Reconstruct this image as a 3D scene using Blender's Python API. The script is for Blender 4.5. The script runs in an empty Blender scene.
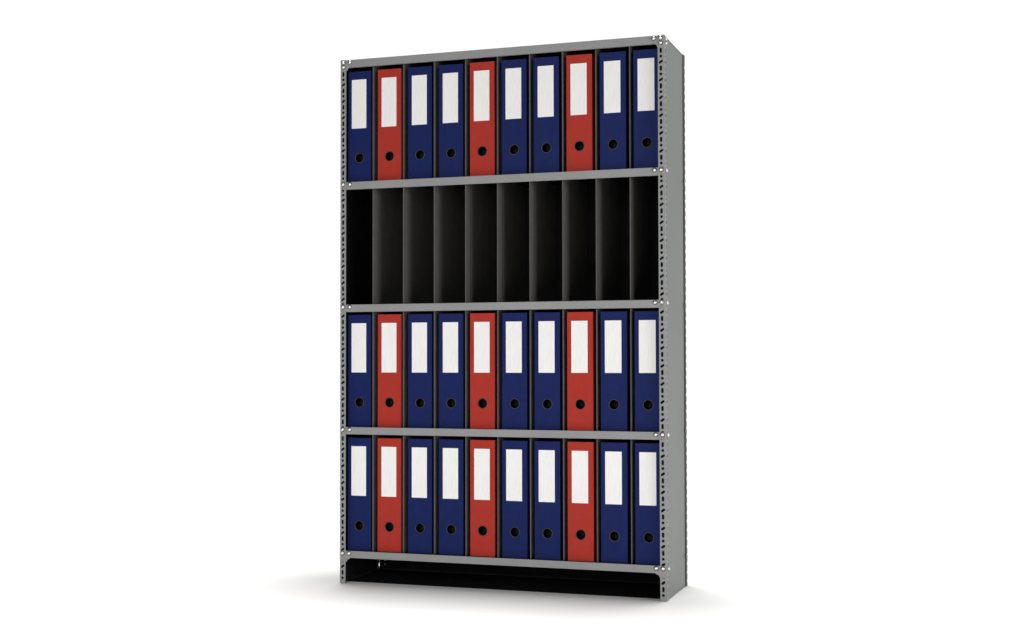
import bpy, bmesh, math, random
from mathutils import Matrix, Vector
random.seed(4)
SC = bpy.context.scene
COL = SC.collection

# ------------------------------------------------------------------ measures (metres)
W, D, H = 0.948, 0.2695, 1.5030
LIPS = [0.0200, 0.0206, 0.0212, 0.0216, 0.0222]        # height of every lip
ROWS = [0.0929, 0.4456, 0.7964, 1.1494, 1.5030]      # top edge of every shelf lip
PITCH, FIRST = 0.0945, 0.0924                        # dividers
PERIOD = 0.04768                                     # hole pattern of the slotted angles
FL = 0.0186                                          # flange width
T = 0.002
LSHIFT = -0.0035                                     # the left frame stands a little further out

# ------------------------------------------------------------------ materials
def new_mat(name):
    m = bpy.data.materials.new(name); m.use_nodes = True
    nt = m.node_tree
    return m, nt, nt.nodes['Principled BSDF']

def paint(name, col, rough=0.5, vary=0.06, scale=18, metal=0.0, bump=0.0, bscale=900, stretch=None, spec=0.5):
    m, nt, b = new_mat(name)
    tc = nt.nodes.new('ShaderNodeTexCoord')
    mp = nt.nodes.new('ShaderNodeMapping')
    nt.links.new(tc.outputs['Object'], mp.inputs['Vector'])
    if stretch: mp.inputs['Scale'].default_value = stretch
    n = nt.nodes.new('ShaderNodeTexNoise')
    n.inputs['Scale'].default_value = scale; n.inputs['Detail'].default_value = 6
    nt.links.new(mp.outputs['Vector'], n.inputs['Vector'])
    r = nt.nodes.new('ShaderNodeValToRGB')
    lo = [max(0, c*(1-vary)) for c in col]; hi = [min(1, c*(1+vary)) for c in col]
    r.color_ramp.elements[0].position = 0.3; r.color_ramp.elements[1].position = 0.7
    r.color_ramp.elements[0].color = (*lo, 1); r.color_ramp.elements[1].color = (*hi, 1)
    nt.links.new(n.outputs['Fac'], r.inputs['Fac'])
    nt.links.new(r.outputs['Color'], b.inputs['Base Color'])
    b.inputs['Roughness'].default_value = rough
    b.inputs['Metallic'].default_value = metal
    b.inputs['Specular IOR Level'].default_value = spec
    if bump:
        n2 = nt.nodes.new('ShaderNodeTexNoise'); n2.inputs['Scale'].default_value = bscale
        nt.links.new(tc.outputs['Object'], n2.inputs['Vector'])
        bp = nt.nodes.new('ShaderNodeBump'); bp.inputs['Strength'].default_value = bump
        bp.inputs['Distance'].default_value = 0.0004
        nt.links.new(n2.outputs['Fac'], bp.inputs['Height'])
        nt.links.new(bp.outputs['Normal'], b.inputs['Normal'])
    return m

M_GREY  = paint('grey_enamel', (0.262, 0.265, 0.262), rough=0.5, vary=0.05, scale=11, bump=0.12, spec=0.25)
M_PANEL = paint('grey_panel_enamel', (0.205, 0.214, 0.208), rough=0.55, vary=0.05, scale=5, bump=0.12, spec=0.2)
M_DARK  = paint('matt_black', (0.012, 0.012, 0.014), rough=0.9, vary=0.2, scale=30, spec=0.0)
M_DIV   = paint('charcoal_sheet', (0.125, 0.118, 0.113), rough=0.8, vary=0.08, scale=25, spec=0.0)
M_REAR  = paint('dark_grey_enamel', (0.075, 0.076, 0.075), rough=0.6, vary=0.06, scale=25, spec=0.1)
M_RAIL  = paint('rail_edge_light', (0.032, 0.032, 0.032), rough=0.7, vary=0.1, spec=0.05)
M_WASH_SHADE  = paint('washer_shade', (0.06, 0.06, 0.06), rough=0.5, vary=0.05, metal=0.5, spec=0.2)  # dark tone puts contact shade around each bolt head
M_BOLT  = paint('zinc_plate', (0.75, 0.75, 0.74), rough=0.34, vary=0.05, scale=60, metal=1.0)
M_BLUE  = paint('blue_binder_board', (0.0108, 0.0185, 0.093), rough=0.5, vary=0.07, scale=40, bump=0.15, bscale=1500, spec=0.045)
M_RED   = paint('red_binder_board', (0.385, 0.036, 0.025), rough=0.5, vary=0.05, scale=40, bump=0.15, bscale=1500, spec=0.045)
M_LABEL = paint('label_card', (0.86, 0.845, 0.82), rough=0.75, vary=0.035, scale=60, stretch=(6, 6, 0.6), spec=0.2)
M_HOLE  = paint('hole_cup_shade', (0.004, 0.004, 0.004), rough=0.6, vary=0.1, spec=0.1)
M_RING  = paint('grommet_metal', (0.07, 0.068, 0.062), rough=0.5, vary=0.05, metal=0.6)
M_PAGE  = paint('paper_block', (0.7, 0.68, 0.63), rough=0.9, vary=0.04, scale=200, spec=0.1)
M_FLOOR = paint('white_studio_floor', (0.90, 0.895, 0.885), rough=0.9, vary=0.006, scale=3, spec=0.0)

# ------------------------------------------------------------------ helpers
def link(name, me, mats, parent=None, smooth=False):
    o = bpy.data.objects.new(name, me)
    if not isinstance(mats, (list, tuple)): mats = [mats]
    for m in mats: me.materials.append(m)
    if smooth:
        for p in me.polygons: p.use_smooth = True
    COL.objects.link(o)
    if parent: o.parent = parent
    return o

def from_bm(name, bm, mats, parent=None, smooth=False):
    bmesh.ops.recalc_face_normals(bm, faces=bm.faces)
    me = bpy.data.meshes.new(name); bm.to_mesh(me); bm.free()
    return link(name, me, mats, parent, smooth)

def add_box(bm, lo, hi, bevel=0.0, mi=0):
    lo, hi = Vector(lo), Vector(hi)
    vs = bmesh.ops.create_cube(bm, size=1.0)['verts']
    for v in vs:
        v.co = Vector(((v.co[i]+0.5)*(hi[i]-lo[i])+lo[i]) for i in range(3))
    faces = {f for v in vs for f in v.link_faces}
    for f in faces: f.material_index = mi
    if bevel:
        es = list({e for v in vs for e in v.link_edges})
        bmesh.ops.bevel(bm, geom=es, offset=bevel, segments=2, affect='EDGES', profile=0.6)

def ring(cx, cy, rx, ry=None, n=16):
    ry = ry or rx
    return [(cx+rx*math.cos(2*math.pi*k/n), cy+ry*math.sin(2*math.pi*k/n)) for k in range(n)]

def slot(cx, cy, length, width, ang, n=6):
    h = (length-width)/2; r = width/2; pts = []
    for s in (0, 1):
        for k in range(n+1):
            a = -math.pi/2 + math.pi*k/n + math.pi*s
            x = (h if s == 0 else -h) + r*math.cos(a); y = r*math.sin(a)
            pts.append((cx+x*math.cos(ang)-y*math.sin(ang), cy+x*math.sin(ang)+y*math.cos(ang)))
    return pts

def plate(outer, holes, thick):
    """flat sheet in local XY with real holes, thickness along Z (0..thick)"""
    cu = bpy.data.curves.new('sheet', 'CURVE'); cu.dimensions = '2D'; cu.fill_mode = 'BOTH'
    cu.extrude = thick/2
    for loop in [outer]+holes:
        s = cu.splines.new('POLY'); s.points.add(len(loop)-1); s.use_cyclic_u = True
        for p, (x, y) in zip(s.points, loop): p.co = (x, y, 0, 1)
    tmp = bpy.data.objects.new('sheet', cu); COL.objects.link(tmp)
    bpy.context.view_layer.update()
    dg = bpy.context.evaluated_depsgraph_get()
    me = bpy.data.meshes.new_from_object(tmp.evaluated_get(dg))
    bpy.data.objects.remove(tmp); bpy.data.curves.remove(cu)
    me.transform(Matrix.Translation((0, 0, thick/2)))
    return me

def into(bm, me, mat, mi=0):
    n0 = len(bm.faces)
    me.transform(mat); bm.from_mesh(me)
    bm.faces.ensure_lookup_table()
    for f in bm.faces[n0:]: f.material_index = mi
    bpy.data.meshes.remove(me)

def basis(xa, ya, origin):
    xa, ya = Vector(xa), Vector(ya); za = xa.cross(ya)
    return Matrix(((xa.x, ya.x, za.x, origin[0]), (xa.y, ya.y, za.y, origin[1]), (xa.z, ya.z, za.z, origin[2]), (0, 0, 0, 1)))

# ------------------------------------------------------------------ floor
bm = bmesh.new()
bmesh.ops.create_circle(bm, cap_ends=True, radius=2.5, segments=128)
floor = from_bm('floor', bm, M_FLOOR); floor['kind'] = 'structure'
floor.location = (0.5, 0, 0)

# ------------------------------------------------------------------ shelving unit
unit = bpy.data.objects.new('shelving_unit', None); COL.objects.link(unit)
unit['label'] = 'tall grey slotted-angle metal shelving unit with five shelves, black dividers and one empty row'
unit['category'] = 'shelf unit'

def hole_rows():
    """z centres and kinds of the pattern, phased on the photograph"""
    out = []
    k0 = -27
    for k in range(k0, 8):
        z = 1.2404 + k*PERIOD
        for dz, kind in ((0.0, 'slant'), (0.0150, 'round'), (0.0305, 'long')):
            zz = z + dz
            if 0.010 < zz < H-0.034: out.append((zz, kind))
    return out
HR = hole_rows()

def flange_holes(c, wide=1.0, flip=1):
    hs = []
    for z, kind in HR:
        if kind == 'slant': hs.append(slot(c, z, 0.0132*wide, 0.0068, flip*math.radians(36)))
        elif kind == 'round': hs.append(ring(c, z, 0.0040*wide, 0.0040, 14))
        else: hs.append(slot(c, z, 0.0144, 0.0068*wide, math.pi/2))
    return hs

def flange(bm, w, holes, mat):
    """perforated strip w wide and H high: one clean cell per hole"""
    hs = sorted(holes, key=lambda h: sum(p[1] for p in h)/len(h))
    cuts = [0.0]
    for a, b in zip(hs, hs[1:]):
        cuts.append((max(p[1] for p in a)+min(p[1] for p in b))/2)
    cuts.append(H)
    for h, z0, z1 in zip(hs, cuts, cuts[1:]):
        into(bm, plate([(0, z0), (w, z0), (w, z1), (0, z1)], [h], T), mat)

def rect(w, h): return [(0, 0), (w, 0), (w, h), (0, h)]

def bolt_bm(bm, c, axis, r=0.0054):
    """domed zinc bolt head on a washer, its dark tone standing for contact shade; axis points out of the sheet"""
    ax = Vector(axis); up = Vector((0, 0, 1)); sd = up.cross(ax)
    prof = [(1.20, 0.0), (1.20, 0.0008), (0.98, 0.0010), (0.98, 0.0020), (0.84, 0.0036), (0.52, 0.0047), (0.0, 0.0051)]
    n = 16; rings = []
    for f, h in prof[:-1]:
        rings.append([bm.verts.new(Vector(c)+ax*h+(sd*math.cos(2*math.pi*k/n)+up*math.sin(2*math.pi*k/n))*r*f) for k in range(n)])
    for i, (a, b) in enumerate(zip(rings, rings[1:])):
        for k in range(n): bm.faces.new((a[k], a[(k+1) % n], b[(k+1) % n], b[k])).material_index = 1 if i < 2 else 0
    tip = bm.verts.new(Vector(c)+ax*prof[-1][1])
    for k in range(n): bm.faces.new((rings[-1][k], rings[-1][(k+1) % n], tip))

def bolt(parent, c, axis, r=0.0054, mat=None):
    bm = bmesh.new(); bolt_bm(bm, c, axis, r)
    return from_bm('bolt', bm, [mat or M_BOLT, M_WASH_SHADE], parent, smooth=True)

BZ = [z-0.0068 for z in ROWS]; BZ[4] = 1.4952

# front uprights
for side in (0, 1):
    bm = bmesh.new()
    fw = FL-0.0012 if side == 0 else FL
    c = 0.0084 if side == 0 else 0.0104
    # front flange (faces the viewer): local X outwards from the corner
    flange(bm, fw, flange_holes(c, 1.0, 1 if side == 0 else -1),
           basis((1, 0, 0), (0, 0, 1), (0, T, 0)) if side == 0 else basis((-1, 0, 0), (0, 0, 1), (W, 0, 0)))
    # side flange
    flange(bm, FL-T, flange_holes(0.0098), basis((0, 1, 0), (0, 0, 1), (0 if side == 0 else W-T, T, 0)))
    up = from_bm('upright', bm, M_GREY, unit)
    up.location.x = LSHIFT if side == 0 else 0
    for i, z in enumerate(BZ):
        bolt(up, (0.0084 if side == 0 else 0.9371, 0, z), (0, -1, 0))
        if i == 4: bolt(up, (0.0084 if side == 0 else 0.9371, 0, z-0.0130), (0, -1, 0), 0.0052)
        if side == 1:
            bolt(up, (W, 0.0128, z-0.001), (1, 0, 0), 0.0050)
            if i == 4: bolt(up, (W, 0.0128, z-0.0120), (1, 0, 0), 0.0052)
# rear uprights: darker, seen as a narrow notched strip behind the side panel
RW = 0.0205
for side in (0, 1):
    bm = bmesh.new()
    flange(bm, FL-0.003, flange_holes(0.0078),
           basis((1, 0, 0), (0, 0, 1), (0.003, D, 0)) if side == 0 else basis((-1, 0, 0), (0, 0, 1), (W-0.003, D-T, 0)))
    edge = [(0, 0), (RW, 0)]
    z = 0.014
    while z < H-0.02:                                       # half-open holes along the rear fold
        edge += [(RW, z-0.0055), (RW-0.0040, z-0.0036), (RW-0.0052, z), (RW-0.0040, z+0.0036), (RW, z+0.0055)]
        z += PERIOD/2
    edge += [(RW, H), (0, H)]
    me = plate(edge, [], T)
    into(bm, me, basis((0, 1, 0), (0, 0, 1), (0 if side == 0 else W-T, D-RW, 0)))
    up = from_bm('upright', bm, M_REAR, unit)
    up.location.x = LSHIFT if side == 0 else 0
    for i, z in enumerate(BZ):
        if side == 1 and i < 4: bolt(up, (W, D-0.0205, z-0.001), (1, 0, 0), 0.0050, M_GREY)
    if side == 0:
        for zz in (0.0300, 0.0179):                 # bolt ends that come through the inside corner
            bolt(up, (0.0240, D-T-0.0046, zz), (0, -1, 0), 0.0034)

# side panels: grey outside, black inside
for side in (0, 1):
    bm = bmesh.new()
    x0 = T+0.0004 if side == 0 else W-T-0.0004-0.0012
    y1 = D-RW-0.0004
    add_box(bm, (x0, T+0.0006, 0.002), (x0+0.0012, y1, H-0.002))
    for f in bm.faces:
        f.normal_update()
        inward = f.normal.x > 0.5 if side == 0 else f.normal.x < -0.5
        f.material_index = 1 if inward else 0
    # narrow black strip added behind the upright so its holes look dark
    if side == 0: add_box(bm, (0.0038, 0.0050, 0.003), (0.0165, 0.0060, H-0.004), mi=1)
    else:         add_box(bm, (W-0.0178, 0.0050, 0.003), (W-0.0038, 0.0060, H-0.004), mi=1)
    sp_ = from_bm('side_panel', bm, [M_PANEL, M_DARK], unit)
    sp_.location.x = LSHIFT if side == 0 else 0
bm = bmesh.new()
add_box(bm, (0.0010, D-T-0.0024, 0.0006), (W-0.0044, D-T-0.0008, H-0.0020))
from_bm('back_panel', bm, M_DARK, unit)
# low rear and side rails at floor height (a paler tone stands for the light on their edges)
# black sheet added just above the floor as the shade under the shelf
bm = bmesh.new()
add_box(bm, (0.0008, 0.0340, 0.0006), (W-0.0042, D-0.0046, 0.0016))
from_bm('shade_sheet', bm, M_DARK, unit)
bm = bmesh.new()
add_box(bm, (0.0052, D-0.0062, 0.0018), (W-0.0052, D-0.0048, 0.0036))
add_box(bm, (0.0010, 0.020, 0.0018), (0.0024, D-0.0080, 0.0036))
from_bm('lit_edge_rail', bm, M_RAIL, unit)

# shelves
for i, zt in enumerate(ROWS):
    bm = bmesh.new()
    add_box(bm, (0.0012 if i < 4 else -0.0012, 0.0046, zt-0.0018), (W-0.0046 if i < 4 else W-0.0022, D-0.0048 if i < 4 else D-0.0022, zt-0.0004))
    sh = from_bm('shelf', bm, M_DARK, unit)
    LIP = LIPS[i]
    bm = bmesh.new()
    # folded front edge: outer face, top return and bottom hem
    add_box(bm, (0.0008, 0.0024, zt-LIP), (W-0.0042, 0.0044, zt), bevel=0.0006)
    add_box(bm, (0.0050, 0.0046, zt-LIP+0.0003), (W-0.0050, 0.0120, zt-LIP+0.0017))
    lp = from_bm('front_lip', bm, M_GREY, sh)
    for x in (0.0252, 0.9187):
        z = BZ[i]
        bolt(lp, (x, 0.0010 if i in (0, 4) else 0.0026, z), (0, -1, 0))

# corner gusset plates on the top and bottom shelves
for side in (0, 1):
    for zt in (ROWS[0], ROWS[4]):
        pts = [(0.0004, 0.0), (0.040, 0.0), (0.0405, -0.0050), (0.0262, -0.0222)]
        for k in range(1, 6):                               # small curved corner towards the upright
            a = math.radians(18*k)
            pts.append((0.0262-0.0085*math.sin(a), -0.0222-0.0085*(1-math.cos(a))))
        pts += [(0.0004, -0.0307)]
        me = plate(pts, [], 0.0010)
        bm = bmesh.new()
        # lies over the lip, its outer strip tucked behind the upright's flange
        if side == 0: into(bm, me, basis((1, 0, 0), (0, 0, 1), (0.0030+LSHIFT, 0.0022+0.0001, zt-0.0006)))
        else:         into(bm, me, basis((-1, 0, 0), (0, 0, 1), (W-0.0030, 0.0012+0.0001, zt-0.0006)))
        from_bm('gusset', bm, M_GREY, unit)

# dividers
div_me = None
for r in range(4):
    z0 = ROWS[r]; z1 = ROWS[r+1]-0.0020
    for k in range(9):
        if div_me is None:
            bm = bmesh.new()
            add_box(bm, (-0.0008, 0.0140, 0.0), (0.0012, D-0.0066, z1-z0-0.0006), bevel=0.0003)
            o = from_bm('divider', bm, M_DIV, unit); div_me = o.data
        else:
            o = bpy.data.objects.new('divider', div_me); COL.objects.link(o); o.parent = unit
        o.location = (FIRST+PITCH*k, 0, z0)

# ------------------------------------------------------------------ binders
BWID, BH, BDEP, RECESS = 0.0728, 0.3215, 0.236, 0.0182
HOLE_Z, HOLE_R = 0.0708, 0.0132

def make_binder(mat):
    root = bpy.data.objects.new('binder', None); COL.objects.link(root)
    bm = bmesh.new()
    w = BWID/2
    # spine board with a real finger hole
    me = plate([(-w, 0.0), (w, 0.0), (w, BH), (-w, BH)], [ring(0, HOLE_Z, HOLE_R, n=32)], 0.0022)
    into(bm, me, basis((1, 0, 0), (0, 0, 1), (0, 0.0022, 0)))
    # the two cover boards, hinged just behind the spine
    add_box(bm, (-w, 0.0030, 0.0), (-w+0.0022, BDEP, BH), bevel=0.0005)
    add_box(bm, (w-0.0022, 0.0030, 0.0), (w, BDEP, BH), bevel=0.0005)
    add_box(bm, (-w+0.0003, 0.0016, 0.0004), (-w+0.0016, 0.0040, BH-0.0004))
    add_box(bm, (w-0.0016, 0.0016, 0.0004), (w-0.0003, 0.0040, BH-0.0004))
    from_bm('cover', bm, mat, root)
    # paper
    bm = bmesh.new(); add_box(bm, (-w+0.0040, 0.030, 0.006), (w-0.0060, BDEP-0.010, BH-0.010))
    from_bm('pages', bm, M_PAGE, root)
    # label
    bm = bmesh.new(); add_box(bm, (-0.0246, -0.0007, 0.1562), (0.0212, 0.0002, 0.2975))
    from_bm('label', bm, M_LABEL, root)
    # finger hole: thin metal rim, black cup added behind it to darken the hole
    bm = bmesh.new(); n = 40; rings = []
    for rr, y in ((HOLE_R-0.0003, 0.0020), (HOLE_R-0.0003, -0.0006), (HOLE_R+0.0006, -0.0010), (HOLE_R+0.0013, -0.0003), (HOLE_R+0.0013, 0.0002)):
        rings.append([bm.verts.new((rr*math.cos(2*math.pi*k/n), y, HOLE_Z+rr*math.sin(2*math.pi*k/n))) for k in range(n)])
    for a, b in zip(rings, rings[1:]):
        for k in range(n): bm.faces.new((a[k], a[(k+1) % n], b[(k+1) % n], b[k]))
    hr = from_bm('finger_hole', bm, M_RING, root, smooth=True)
    bm = bmesh.new(); rings = []
    for rr, y in ((HOLE_R+0.0005, 0.0024), (HOLE_R+0.0005, 0.0240), (0.0002, 0.0245)):
        rings.append([bm.verts.new((rr*math.cos(2*math.pi*k/n), y, HOLE_Z+rr*math.sin(2*math.pi*k/n))) for k in range(n)])
    for a, b in zip(rings, rings[1:]):
        for k in range(n): bm.faces.new((a[k], a[(k+1) % n], b[(k+1) % n], b[k]))
    from_bm('hole_shade_cup', bm, M_HOLE, hr, smooth=True)
    return root

def copy_tree(o, parent=None):
    c = o.copy(); COL.objects.link(c)
    if parent: c.parent = parent
    for ch in list(o.children): copy_tree(ch, c)
    return c

PLACE = ['blue binder standing against the left upright',
         'red binder nearest the left upright',
         'blue binder just right of the leftmost red binder',
         'blue binder just left of the middle red binder',
         'red binder in the middle of the ten',
         'blue binder just right of the middle red binder',
         'blue binder just left of the rightmost red binder',
         'red binder nearest the right upright',
         'blue binder just right of the rightmost red binder',
         'blue binder standing against the right upright']
ROWNAME = {0: 'on the bottom shelf', 1: 'in the row below the empty shelf', 3: 'in the top row'}
proto = {}
for r in (3, 1, 0):
    for k in range(10):
        red = k in (1, 4, 7)
        if red not in proto:
            o = proto[red] = make_binder(M_RED if red else M_BLUE)
        else:
            o = copy_tree(proto[red])
        o.location = (0.0487+0.0940*k+random.uniform(-0.0003, 0.0003), RECESS+random.uniform(-0.0006, 0.0006), ROWS[r])
        o['label'] = PLACE[k]+', '+ROWNAME[r]
        o['category'] = 'binder'
        o['group'] = 'lever arch binders on the shelves'

# ------------------------------------------------------------------ camera (solved from the photograph)
S = 0.75
f, cx, cy, cz, pit, yaw, roll = 1353.3655, 2.2829, -4.6985, 0.8569, 0.028, 0.3268, -0.0019
F = Vector((-math.sin(yaw)*math.cos(pit), math.cos(yaw)*math.cos(pit), math.sin(pit)))
R0 = Vector((math.cos(yaw), math.sin(yaw), 0)); U0 = R0.cross(F)
R = R0*math.cos(roll)+U0*math.sin(roll); U = -R0*math.sin(roll)+U0*math.cos(roll)
cam = bpy.data.cameras.new('camera'); co = bpy.data.objects.new('camera', cam); COL.objects.link(co)
cam.sensor_width = 36; cam.lens = 36*f/1024; cam.clip_end = 500; cam.clip_start = 0.05
co.matrix_world = Matrix(((R.x, U.x, -F.x, cx*S), (R.y, U.y, -F.y, cy*S), (R.z, U.z, -F.z, cz*S), (0, 0, 0, 1)))
SC.camera = co

# ------------------------------------------------------------------ light: white studio, bright behind, dim on the viewer's side
w = bpy.data.worlds.new('World'); SC.world = w; w.use_nodes = True
nt = w.node_tree; bg = nt.nodes['Background']
tc = nt.nodes.new('ShaderNodeTexCoord'); sp = nt.nodes.new('ShaderNodeSeparateXYZ')
nt.links.new(tc.outputs['Generated'], sp.inputs['Vector'])
mr = nt.nodes.new('ShaderNodeMapRange'); mr.interpolation_type = 'SMOOTHSTEP'
mr.inputs['From Min'].default_value = -0.15; mr.inputs['From Max'].default_value = 0.42
mr.inputs['To Min'].default_value = 0.06; mr.inputs['To Max'].default_value = 1.04
nt.links.new(sp.outputs['Y'], mr.inputs['Value'])
bg.inputs['Color'].default_value = (1.0, 0.998, 0.992, 1)
mz = nt.nodes.new('ShaderNodeMapRange'); mz.interpolation_type = 'SMOOTHSTEP'     # dark studio ceiling above the white wall
mz.inputs['From Min'].default_value = 0.34; mz.inputs['From Max'].default_value = 0.62
mz.inputs['To Min'].default_value = 1.0; mz.inputs['To Max'].default_value = 0.12
nt.links.new(sp.outputs['Z'], mz.inputs['Value'])
mu = nt.nodes.new('ShaderNodeMath'); mu.operation = 'MULTIPLY'
nt.links.new(mr.outputs['Result'], mu.inputs[0]); nt.links.new(mz.outputs['Result'], mu.inputs[1])
nt.links.new(mu.outputs[0], bg.inputs['Strength'])

def softbox(name, loc, target, sx, sy, power, col=(1, 1, 1)):
    l = bpy.data.lights.new(name, 'AREA'); l.shape = 'RECTANGLE'; l.size = sx; l.size_y = sy; l.energy = power
    l.color = col
    o = bpy.data.objects.new(name, l); COL.objects.link(o)
    o.location = loc
    o.rotation_euler = (Vector(target)-Vector(loc)).to_track_quat('-Z', 'Y').to_euler()
    return o
# two big overhead softboxes, slightly behind the shelf
for sx in (-1, 1):
    softbox('overhead_softbox', (W/2+sx*1.75, 2.3, 20.0), (W/2+sx*1.75, 2.3, 0), 3.3, 4.9, 1950)
softbox('front_softbox', (0.3, -4.2, 1.5), (0.5, 0, 0.8), 2.2, 1.9, 87)
softbox('side_softbox', (5.5, -2.1, 1.25), (0.5, 0, 0.9), 2.4, 2.2, 115)

SC.view_settings.view_transform = 'Standard'; SC.view_settings.look = 'None'
SC.view_settings.exposure = 0.0; SC.view_settings.gamma = 1.0
